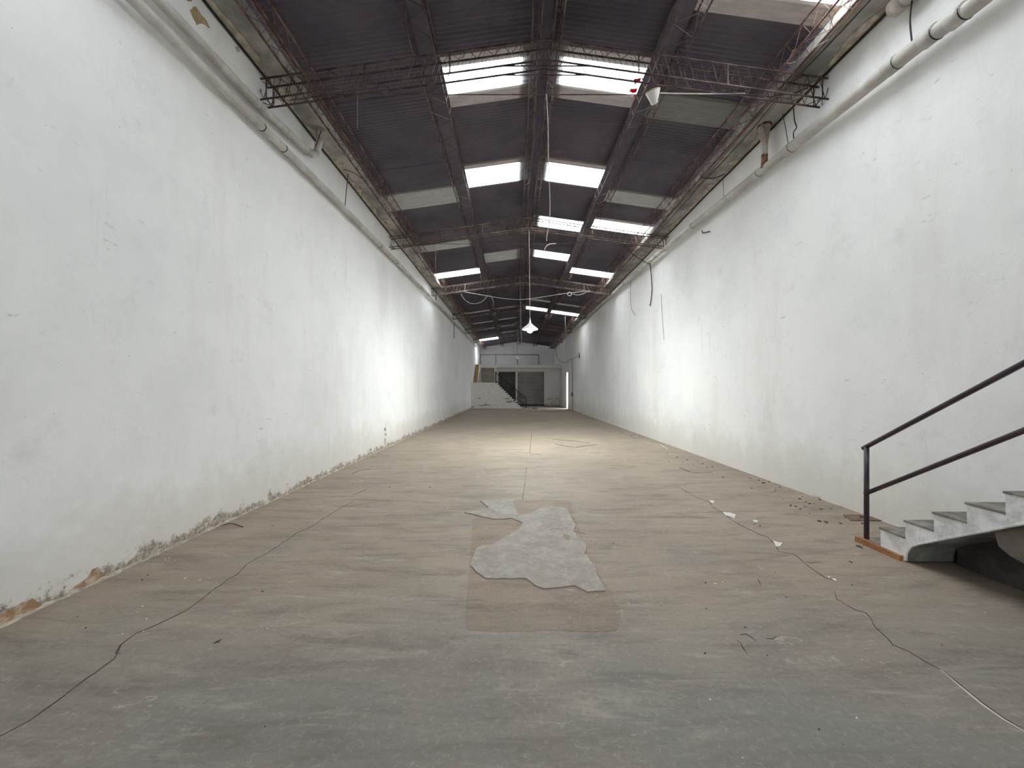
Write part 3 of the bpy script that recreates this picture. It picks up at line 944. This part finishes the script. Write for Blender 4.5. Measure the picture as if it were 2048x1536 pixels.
# soffit skin
sp = [(y, soff(y)) for y in (yt + 0.1, 1.0, 2.2, 3.2)] + list(reversed(prof))
sp2 = [(a, b - 0.012) if a < 3.6 else (a - 0.012, b - 0.006) for a, b in sp]
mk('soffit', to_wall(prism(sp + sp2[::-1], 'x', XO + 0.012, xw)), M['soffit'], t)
mk('edge_bead', tube([(XO + 0.004, a, b) for a, b in sp], 0.011, 6), M['stair_white'], t)
for k in range(NST):
    ya, yb = Y1 - RUN * k + 0.012, Y1 - RUN * (k + 1)
    mk('tread', to_wall(box(XO - 0.006, xw, yb, ya, Z1 + RISE * k - 0.012, Z1 + RISE * k + 0.006)), M['tread'], t)
mk('plinth', to_wall(box(XO + 0.02, xw, Y1 - 0.02, 4.21, -0.01, 0.045)), M['tread'], t)
mk('plank', prism([(3.725, -0.004), (4.215, -0.004), (4.215, 0.052), (3.725, 0.052)], 'x', XO - 0.035, XO + 0.02), M['wood'], t)
# brown apron under the flight, and a dark panel added to shade the recess
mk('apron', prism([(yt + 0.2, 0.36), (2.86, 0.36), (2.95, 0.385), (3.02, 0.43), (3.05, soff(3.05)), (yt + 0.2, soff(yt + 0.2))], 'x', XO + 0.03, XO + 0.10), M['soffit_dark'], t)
mk('shade_partition', prism([(yt + 0.2, 0), (3.64, 0), (3.64, 0.19), (3.58, soff(3.58)), (yt + 0.2, soff(yt + 0.2))], 'x', XO + 0.42, XO + 0.48), M['void'], t)

t = thing('stair_railing', 'dark plum pipe railing on the concrete staircase', 'railing', (3.76, 4.16, 0.045))
RX = 3.76
rs = RISE / RUN
yend = yt
mk('post', tube([(RX, 4.16, 0.03), (RX, 4.16, 1.03)], 0.0235, 14), M['rail'], t, True)
mk('handrail', tube([(RX, 4.20, 1.005), (RX, yend, 1.03 + rs * (4.16 - yend))], 0.0225, 14), M['rail'], t, True)
mk('lower_rail', tube([(RX, 4.175, 0.525), (RX, yend, 0.532 + rs * (4.16 - yend))], 0.0215, 14), M['rail'], t, True)
for y in (1.60, yend + 0.05):
    k = int((Y1 - y) / RUN)
    mk('post', tube([(RX, y, Z1 + RISE * k - 0.02), (RX, y, 1.03 + rs * (4.16 - y))], 0.0225, 14), M['rail'], t, True)

# ------------------------------------------------------------------ far end
mez = mk('mezzanine_slab', box(XL - 0.01, 4.42, Y_MEZ, YE + 0.05, 3.565, 3.85), M['white_paint'])
tag(mez, 'white edged mezzanine floor slab above the wide doorway', 'mezzanine', kind='structure')
t = thing('shutter_door', 'wide grey metal shutter door under the mezzanine', 'door', (1.6, 37.7, 0))
mk('panel', box(0.335, 2.905, 37.66, 37.72, 0.0, 3.265), M['door_grey'], t)
mk('bottom_rail', box(0.335, 2.905, 37.63, 37.72, 0.0, 0.12), M['black'], t)
for k in range(1, 9):
    mk('slat_seam', box(0.34, 2.90, 37.653, 37.67, 0.12 + k * 0.36 - 0.008, 0.12 + k * 0.36 + 0.008), M['door_dark'], t)
t = thing('shutter_door', 'charcoal metal shutter door behind the stair railing', 'door', (-0.6, 38.1, 0))
mk('panel', box(-1.6, 0.145, 38.05, 38.1, 0.0, 3.35), M['door_dark'], t)
for k in range(1, 9):
    mk('slat_seam', box(-1.6, 0.14, 38.04, 38.06, k * 0.36 - 0.008, k * 0.36 + 0.008), M['black'], t)
tag(mk('door_post', box(0.14, 0.34, 37.5, 38.12, 0.0, 3.262), M['white_paint']), 'white post between the two shutter doors', 'post')
mk('plinth_kerb', box(dx0, dx1, 37.4, 37.505, 0.0, 0.05), M['black'], wall_low)
mk('taupe_shade_panel', box(-3.3, -1.72, 37.44, 37.52, 0, 3.56), M['taupe'], wall_low)  # brownish wall paint with the shade of the recess worked into its colour

# concrete stair with landing
YS0, YS1 = 32.2, 33.5
NS = 13
sx0, sx1, ltop = -1.57, 0.66, 2.145
poly = [(XL + 0.0, 0), (sx1, 0)]
rn = (sx1 - sx0) / NS
for k in range(NS):
    poly.append((sx1 - rn * k, ltop / NS * (k + 1)))
    poly.append((sx1 - rn * (k + 1), ltop / NS * (k + 1)))
poly.append((XL, ltop))
t = thing('landing_staircase', 'white concrete staircase with landing leading up to the mezzanine', 'staircase', (-1.0, YS0, 0))
mk('flight', prism(poly, 'y', YS0, YS1), M['white_paint'], t)
mk('landing', box(XL, sx0, YS1, Y_MEZ - 1.9, ltop - 0.15, ltop), M['white_paint'], t)
for k in range(NS):
    x1 = sx1 - rn * k
    mk('tread', box(x1 - rn, x1 + 0.015, YS0 - 0.012, YS1, ltop / NS * (k + 1) - 0.03, ltop / NS * (k + 1) + 0.004), M['black'], t)
for (px, py, s) in ((958, 797, 0.13), (1015, 797, 0.18), (1019, 803, 0.24), (1027, 803, 0.16), (971, 810, 0.2), (963, 811, 0.15), (978, 810, 0.12), (945, 814, 0.16)):
    x, _, z = at(px, py, YS0)
    pol = [(x + s * (1.6 if k % 3 else 1.0) * R.uniform(0.6, 1.1) * math.cos(k * 0.7), z + 0.5 * s * R.uniform(0.5, 1.1) * math.sin(k * 0.7)) for k in range(9)]
    pol = [(max(a, XL + 0.02), max(b, 0.02)) for a, b in pol]
    mk('bare_plaster', prism(pol, 'y', YS0 - 0.012, YS0 + 0.02), M['fillet' if s > 0.17 else 'taupe'], t)
for (px, py, s) in ((1105, 798, 0.12), (1098, 798, 0.14), (1114, 797, 0.15), (1093, 808, 0.13), (1104, 808, 0.17), (1111, 809, 0.1)):
    x, _, z = at(px, py, Y_LOW)
    pol = [(x + s * 1.5 * R.uniform(0.6, 1.1) * math.cos(k * 0.7), z + 0.5 * s * R.uniform(0.5, 1.1) * math.sin(k * 0.7)) for k in range(9)]
    pol = [(a, max(b, 0.02)) for a, b in pol]
    mk('bare_plaster', prism(pol, 'y', Y_LOW - 0.012, Y_LOW + 0.02), M['taupe'], wall_low)

t = thing('stair_railing', 'black iron railing with balusters on the landing staircase', 'railing', (1.0, 33.4, 0))
yr = 33.42
hs = (3.06 - 0.81) / (-1.58 - 1.03)
hz = lambda x: 0.81 + hs * (x - 1.03)
mk('newel_post', tube([(1.03, yr, 0), (1.03, yr, 0.85)], 0.035, 8), M['black'], t)
mk('handrail', tube([(1.06, yr, hz(1.06)), (-1.58, yr, 3.06)], 0.032, 8), M['black'], t)
mk('bottom_rail', tube([(1.03, yr, 0.10), (0.7, yr, hz(0.7) - 0.72), (-1.58, yr, 3.06 - 0.74)], 0.03, 8), M['black'], t)
for k in range(17):
    x = 0.88 - k * 0.15
    zb = max(0.0, hz(x) - 0.74)
    mk('baluster', tube([(x, yr, zb), (x, yr, hz(x))], 0.016, 6), M['black'], t)
for xx in (0.55, -0.25, -1.05):
    mk('scroll', tube(smooth_path([(xx + 0.22, yr, hz(xx) - 0.42), (xx, yr, hz(xx) - 0.36), (xx - 0.16, yr, hz(xx) - 0.22), (xx - 0.1, yr, hz(xx) - 0.12), (xx + 0.02, yr, hz(xx) - 0.2)]), 0.018, 6), M['black'], t)
mk('landing_post', tube([(-1.58, yr, ltop - 0.02), (-1.58, yr, 3.1)], 0.035, 8), M['black'], t)

# wooden flight from the landing up to the mezzanine
t = thing('wooden_staircase', 'golden wooden steps climbing from landing to mezzanine along the bare wall', 'staircase', (-3.3, 34.1, ltop))
nst = 8
for k in range(nst):
    y0 = 34.02 + k * 0.245
    z0 = ltop + (3.85 - ltop) / nst * k
    rz = (3.85 - ltop) / nst
    mk('riser', box(XL - 0.003, -3.19, y0 + 0.02, y0 + 0.05, z0, z0 + rz - 0.04), M['wood_gold'], t)
    mk('tread', box(XL - 0.003, -3.19, y0 - 0.02, y0 + 0.27, z0 + rz - 0.04, z0 + rz), M['fillet'], t)
mk('stringer', hexa([(-3.20, 34.0, ltop - 0.005), (-3.14, 34.0, ltop - 0.005), (-3.14, 34.0, ltop + 0.2), (-3.20, 34.0, ltop + 0.2)],
                    [(-3.20, 35.905, 3.55), (-3.14, 35.905, 3.55), (-3.14, 35.905, 3.80), (-3.20, 35.905, 3.80)]), M['white_paint'], t)
tag(mk('white_column', box(-3.18, -3.04, 35.9, 36.01, 0, 3.852), M['white_paint'], loc=(-3.16, 36, 0)), 'slim white column beside the wooden steps', 'column')
tag(mk('white_column', box(-1.80, -1.62, 35.9, 36.01, 0, 3.852), M['white_paint'], loc=(-1.7, 36, 0)), 'slim white column behind the top of the stair railing', 'column')

t = thing('mezzanine_railing', 'thin dark metal railing along the mezzanine edge', 'railing', (-0.4, 36.1, 3.85))
yr = 36.12
zt = 1.65 + 67.7 * yr / F
xs = [(p - VX) * yr / F for p in (960.3, 991.8, 1035, 1077.7)]
mk('top_rail', tube([(xs[0], yr, zt), (xs[3], yr, zt)], 0.028, 8), M['black'], t)
for x in xs:
    mk('post', tube([(x, yr, 3.84), (x, yr, zt)], 0.030, 8), M['black'], t)

# open door in the stair wall, near the end
t = thing('side_door', 'open narrow doorway with bright white jamb in the stair wall', 'door', (4.36, 31.8, 0))
def xrw(y): return XR(y, 1.5)
xd = xrw(31.8)
mk('leaf', box(xd + 0.315, xd + 1.7, DY0 - 0.06, DY0 - 0.01, 0.0, 3.0), M['wall_f'], t)
mk('jamb', box(xd - 0.03, xd + 0.32, DY1 - 0.05, DY1 + 0.02, 0.0, 3.02), M['white_paint'], t)
mk('jamb', box(xd - 0.02, xd + 0.32, DY0 - 0.02, DY0 + 0.03, 0.0, 3.02), M['white_paint'], t)
mk('head', box(xd - 0.03, xd + 0.32, DY0 - 0.02, DY1 + 0.02, 2.98, 3.05), M['white_paint'], t)
mk('side_panel', box(xd - 0.035, xd + 0.02, DY0 - 0.62, DY0 - 0.02, 0.0, 3.05), M['door_pale'], t)
tag(mk('yard', box(4.7, 9.5, 26, 40, -0.25, -0.01), M['street']), 'paved yard outside the side doorway', 'yard', kind='structure')
t = thing('wall_conduit', 'vertical grey conduit with switch box beside the narrow door', 'conduit', (4.36, 29.3, 0))
mk('conduit_pipe', tube([(XR(29.3, 0) - 0.03, 29.3, 0), (XR(29.3, 3.9) - 0.03, 29.3, 3.9)], 0.025, 8), M['wire'], t)
mk('switch_box', box(XR(29.3, 1.2) - 0.12, XR(29.3, 1.2) + 0.01, 29.22, 29.38, 1.08, 1.34), M['rust'], t)
t = wire('small dark wall hook holding the drooping wire', [rw(1158, 706, .06), rw(1158.5, 711, .08), rw(1159, 716, .02)], 0.03, 'cable', False, name='wall_hook', cat='hook')

# ------------------------------------------------------------------ floor details
def poly_floor(pts): return [floor_pt(*p) for p in pts]


fillp = poly_floor([(945, 1042), (960, 1030), (1030, 1000), (1095, 998), (1140, 1002), (1150, 1040), (1175, 1100), (1200, 1150), (1222, 1185), (1240, 1225), (1236, 1262), (1100, 1262), (1000, 1264), (932, 1262), (934, 1200), (940, 1120)])
fillp = rough(fillp, 0.012, 0.06)
mk('brown_fill', prism(fillp, 'z', -0.02, 0.0015), M['fill'], floor)
out = [(235, 315), (370, 345), (500, 378), (620, 378), (690, 370), (740, 395), (795, 415), (770, 460), (700, 510), (620, 560), (540, 600), (480, 632), (390, 640), (345, 665), (335, 710), (300, 780), (292, 830),
       (350, 885), (430, 945), (560, 955), (760, 950), (830, 955), (870, 985), (910, 1020), (1000, 1052), (1150, 1040), (1290, 1022), (1350, 1050), (1420, 1082), (1590, 1072), (1560, 1010), (1500, 915), (1490, 830),
       (1440, 780), (1390, 710), (1410, 650), (1380, 600), (1330, 550), (1280, 500), (1300, 440), (1265, 380), (1245, 330), (1215, 275), (1100, 258), (990, 260), (920, 300), (830, 335), (745, 330), (715, 250),
       (700, 195), (560, 195), (390, 205), (465, 270), (380, 300)]
pp = poly_floor([(880 + a / 4.8, 960 + b / 4.8) for a, b in out])
pp = rough(pp, 0.006, 0.035)
mk('cement_patch', prism(pp, 'z', -0.02, 0.011), M['patch'], floor)
hole = poly_floor([(880 + a / 4.8, 960 + b / 4.8) for a, b in [(1180, 530), (1220, 525), (1250, 550), (1240, 590), (1200, 575), (1180, 560)]])
mk('pit', prism(hole, 'z', 0.0, 0.013), M['fill'], floor)


def crack(pts, w=0.010, z=0.0025, mat='crack'):
    P = poly_floor(pts)
    q = []
    for i in range(len(P) - 1):
        a, b = Vector(P[i]), Vector(P[i + 1])
        n = max(1, int((b - a).length / 0.08))
        for k in range(n):
            p = a.lerp(b, k / n)
            q.append(Vector((p.x + R.uniform(-1, 1) * 0.006, p.y + R.uniform(-1, 1) * 0.006)))
    q.append(Vector(P[-1]))
    v, f = [], []
    for i, p in enumerate(q):
        d = (q[min(i + 1, len(q) - 1)] - q[max(i - 1, 0)])
        d = d.normalized() if d.length > 1e-6 else Vector((0, 1))
        nrm = Vector((-d.y, d.x)) * w * (0.5 * R.uniform(0.4, 1.3)) * (0.3 if i in (0, len(q) - 1) else 1)
        a, b = p + nrm, p - nrm
        v += [(a.x, a.y, z), (b.x, b.y, z), (b.x, b.y, -0.01), (a.x, a.y, -0.01)]
    for i in range(len(q) - 1):
        a = i * 4
        for k in range(4):
            j = (k + 1) % 4
            f.append((a + k, a + j, a + 4 + j, a + 4 + k))
    return mk('crack', (v, f), M[mat], floor)


def cr(ox, oy, s, pts): return [(ox + a / s, oy + b / s) for a, b in pts]


crack(cr(0, 1000, 2.866, [(-80, 1400), (0, 1355), (165, 1265), (340, 1140), (420, 1085), (480, 1030), (560, 985), (655, 910), (690, 830), (780, 765), (950, 690), (1070, 630), (1160, 570), (1225, 515), (1300, 460),
                          (1360, 425), (1420, 365), (1530, 305), (1600, 260), (1700, 190), (1790, 150), (1920, 65), (2030, 5)]), 0.0055)
crack(cr(0, 1000, 2.866, [(690, 830), (665, 880), (690, 880)]), 0.007)
crack(cr(1240, 880, 3.413, [(265, 313), (400, 320), (440, 345), (510, 385), (610, 425), (640, 465), (700, 495), (760, 545), (860, 600), (940, 640), (1010, 665), (1060, 720), (1090, 765)]), 0.008)
crack(cr(1240, 880, 3.413, [(1090, 765), (1190, 780), (1260, 840), (1350, 910), (1400, 940), (1480, 965)]), 0.009)
crack(cr(1240, 880, 3.413, [(1260, 830), (1300, 840), (1380, 835)]), 0.008)
crack(cr(1400, 1150, 3.16, [(850, 105), (865, 150), (915, 185), (975, 215), (1050, 240), (1085, 275), (1100, 325), (1180, 400), (1220, 440), (1310, 480), (1430, 550), (1520, 600)]), 0.006)
crack(cr(1400, 1150, 3.16, [(1520, 600), (1620, 685), (1780, 815), (1920, 910), (2048, 990), (2200, 1090)]), 0.008, mat='chip')
crack(cr(1400, 1150, 3.16, [(1528, 600), (1628, 683), (1788, 812), (1928, 907), (2056, 987), (2208, 1087)]), 0.004)
crack([(1045, 1000), (1051, 960), (1053, 935)], 0.009)
crack([(1060, 906), (1061, 888), (1063, 868)], 0.014)
crack([(1061, 909), (1085, 908)], 0.014)
crack(cr(1240, 880, 3.413, [(400, 183), (485, 222), (630, 222)]), 0.03)
crack([(1110, 888), (1130, 892), (1150, 895)], 0.05)
crack([(1150, 895), (1170, 892), (1195, 889)], 0.05)
crack([(1105, 878), (1125, 880), (1145, 882), (1180, 886)], 0.05)
crack([(960, 1003), (975, 1010), (977, 1016)], 0.012)
crack([(705, 948), (716, 942), (742, 938)], 0.02)
crack([(706, 990), (722, 984), (733, 979)], 0.014)
crack(cr(1400, 1150, 3.16, [(255, 378), (285, 373), (320, 390), (355, 420)]), 0.006)
crack(cr(1400, 1150, 3.16, [(415, 405), (455, 403), (485, 390)]), 0.007)
crack(cr(1400, 1150, 3.16, [(230, 415), (255, 430), (275, 460), (300, 500)]), 0.005)
crack(cr(1400, 1150, 3.16, [(365, 25), (380, 45), (385, 75)]), 0.006)
crack(cr(880, 960, 4.8, [(1060, 482), (1120, 476), (1185, 485)]), 0.006, 0.0125)
crack(cr(880, 960, 4.8, [(1280, 490), (1330, 500), (1410, 525)]), 0.008)
crack([(1290, 886), (1320, 889), (1335, 898)], 0.03, mat='chip')
# white chips of mortar along the crack
for i, poly in enumerate(([(700, 495), (750, 498), (790, 512), (780, 540), (760, 525), (720, 515)], [(1045, 690), (1075, 700), (1110, 705), (1090, 730), (1065, 730)], [(1415, 935), (1440, 935), (1430, 945)], [(1445, 950), (1470, 952), (1482, 966), (1460, 962)], [(905, 548), (940, 552), (935, 566), (915, 560)], [(610, 412), (645, 418), (640, 432), (620, 428)])):
    p2 = poly_floor(cr(1240, 880, 3.413, poly))
    mk('mortar_chip', prism(p2, 'z', -0.005, 0.008), M['chip'], floor)

dp = poly_floor([(1686, 1030), (1752, 1032), (1764, 1042), (1702, 1042)])
t = thing('drain_cover', 'flat rusty drain cover set in the floor beside the stair wall', 'drain cover', (dp[0][0], dp[0][1], 0))
mk('plate', prism(dp, 'z', -0.01, 0.010), M['cover'], t)
cx, cy = sum(p[0] for p in dp) / 4, sum(p[1] for p in dp) / 4
mk('lifting_ring', tube([(cx + 0.03 * math.cos(a), cy + 0.03 * math.sin(a), 0.013) for a in [i * math.pi / 5 for i in range(11)]], 0.004, 5), M['cable'], t)

# loose flakes and crumbs
def flake(x, y, s, mat, label, group, name='debris_flake'):
    n = R.choice((5, 6, 7))
    s *= min(1.0, 0.35 + y / 7)
    a0 = R.uniform(0, 6)
    st_ = R.uniform(0.35, 0.8)
    ca, sa = math.cos(a0), math.sin(a0)
    pol = []
    for k in range(n):
        a = 2 * math.pi * k / n
        u, w = s * R.uniform(0.6, 1.1) * math.cos(a), s * st_ * R.uniform(0.6, 1.1) * math.sin(a)
        pol.append((x + u * ca - w * sa, y + u * sa + w * ca))
    tag(mk(name, prism(pol, 'z', -0.001, s * R.uniform(0.2, 0.5)), M[mat], loc=(x, y, 0)), label, 'debris', group)


g1 = 'dark debris along the stair wall'
for (px, py) in ((1564, 998), (1605, 994), (1600, 999), (1610, 1004), (1583, 1013), (1590, 1014), (1600, 1018), (1609, 1014), (1620, 1007), (1630, 1008), (1640, 1000), (1642, 1018), (1660, 1018), (1620, 1028), (1502, 957), (1505, 976), (1553, 979),
                 (1560, 975), (1548, 982), (1415, 935), (1425, 934), (1476, 943), (1340, 924), (1455, 980), (1638, 1042), (1650, 1043), (1653, 1047), (1683, 1047), (1725, 1048), (1690, 1036), (1578, 981), (1540, 965), (1385, 928), (1366, 926), (1716, 1093), (1722, 1096), (1725, 1091)):
    x, y = floor_pt(px + R.uniform(-2, 2), py + R.uniform(-1, 1))
    flake(x, y, R.uniform(0.012, 0.03), 'debris', 'small dark debris flake lying along the foot of the stair wall', g1)
for k in range(24):
    y = R.uniform(5.5, 16)
    flake(XR(y, 0) - R.uniform(0.05, 0.75), y, R.uniform(0.012, 0.035), 'debris', 'small dark debris flake lying along the foot of the stair wall', g1)
g2 = 'dark crumbs scattered on the open floor'
for (px, py) in ((960, 1091), (965, 1077), (947, 1056), (979, 1091), (1075, 1044), (1089, 1043), (1130, 1135), (1166, 1168), (1161, 1095), (1227, 1086), (958, 1143), (700, 972), (705, 968), (860, 975), (779, 974), (753, 972), (545, 1052), (525, 1183), (532, 1258), (155, 1234), (172, 1256), (284, 1160),
                 (296, 1150), (439, 1285), (434, 1284), (530, 1453), (1405, 1163), (1411, 1166), (1412, 1217), (1573, 1195), (1704, 1170), (1884, 1290), (1638, 1459), (1686, 1489), (1410, 1307), (1490, 1255), (1535, 1311), (1700, 1123), (1704, 1125), (1508, 1050), (1510, 1047), (1520, 1052), (1337, 1100), (1550, 1145)):
    x, y = floor_pt(px, py)
    z_on = 0
    flake(x, y, R.uniform(0.008, 0.018), 'debris', 'small dark crumb lying on the open concrete floor', g2)
g3 = 'pale chips scattered on the floor'
for (px, py) in ((296, 1125), (305, 1128), (331, 1118), (338, 1116), (285, 1213), (275, 1224), (293, 1238), (370, 1157), (400, 1160), (420, 1156), (287, 1263), (245, 1268), (534, 1258), (970, 1131), (1061, 1139), (1140, 1236), (970, 1140), (650, 1021), (655, 1018), (745, 1007), (831, 985), (1518, 1135),
                 (1522, 1138), (1446, 1165), (1430, 1168), (1620, 1068), (1650, 1077), (1695, 1042), (1970, 1226), (1713, 1436), (1485, 1516), (1420, 1400), (1645, 1027), (1506, 966)):
    x, y = floor_pt(px, py)
    flake(x, y, R.uniform(0.007, 0.016), 'chip', 'small pale plaster chip lying on the concrete floor', g3, 'plaster_chip')
wire('short dark stick lying beside the foot of the bare wall', [(floor_pt(445, 1052)[0], floor_pt(445, 1052)[1], 0.008), (floor_pt(462, 1050)[0], floor_pt(462, 1050)[1], 0.02), (floor_pt(486, 1055)[0], floor_pt(486, 1055)[1], 0.006)], 0.006, 'debris', name='dry_stick', cat='stick')
wire('thin dark twig lying on the floor between crack and bare wall', [(floor_pt(427, 1288)[0], floor_pt(427, 1288)[1], 0.004), (floor_pt(442, 1281)[0], floor_pt(442, 1281)[1], 0.006)], 0.003, 'debris', False, name='dry_stick', cat='stick')
x0, y0_ = floor_pt(1262, 842); x0, y0_ = 0, 0
wire('thin dark stick lying in front of the far shutter doors', [(*floor_pt(1064, 817.5), 0.02), (*floor_pt(1076, 817.5), 0.02)], 0.03, 'cable', False, name='dry_stick', cat='stick')
# bared patches on the bare wall
def wall_patch(pts, mat, name='bared_patch', th=0.004):
    P = [left_wall_pt(*p) for p in pts]
    mk(name, prism(rough([(p[1], p[2]) for p in P], 0.007, 0.025), 'x', XL - 0.02, XL + th), M[mat], wall_l)


wall_patch(cr(0, 1000, 2.866, [(-120, 735), (-60, 690), (0, 660), (60, 622), (120, 590), (190, 562), (215, 590), (262, 598), (270, 625), (130, 672), (0, 725), (-100, 770)]), 'brick')
wall_patch(cr(0, 1000, 2.866, [(500, 450), (530, 400), (560, 385), (590, 425), (575, 450), (520, 478), (440, 505), (390, 530), (440, 490)]), 'brick')
wall_patch(cr(200, 0, 3.84, [(690, 75), (735, 50), (780, 120), (820, 160), (848, 222), (800, 182), (770, 180), (742, 195), (712, 135)]), 'ochre')
wall_patch(cr(200, 0, 3.84, [(640, -30), (720, -40), (700, 10), (660, 5)]), 'ochre')
wall_patch(cr(200, 0, 3.84, [(1035, 350), (1060, 365), (1075, 400), (1050, 395)]), 'fillet')
for (px, y0, y1) in ((770, 856, 862), (771, 866, 872), (770, 877, 890)):
    wall_patch([(px - 1.5, y0), (px + 1.5, y0), (px + 2, y1), (px - 1, y1)], 'concrete', 'stain_spot', 0.003)
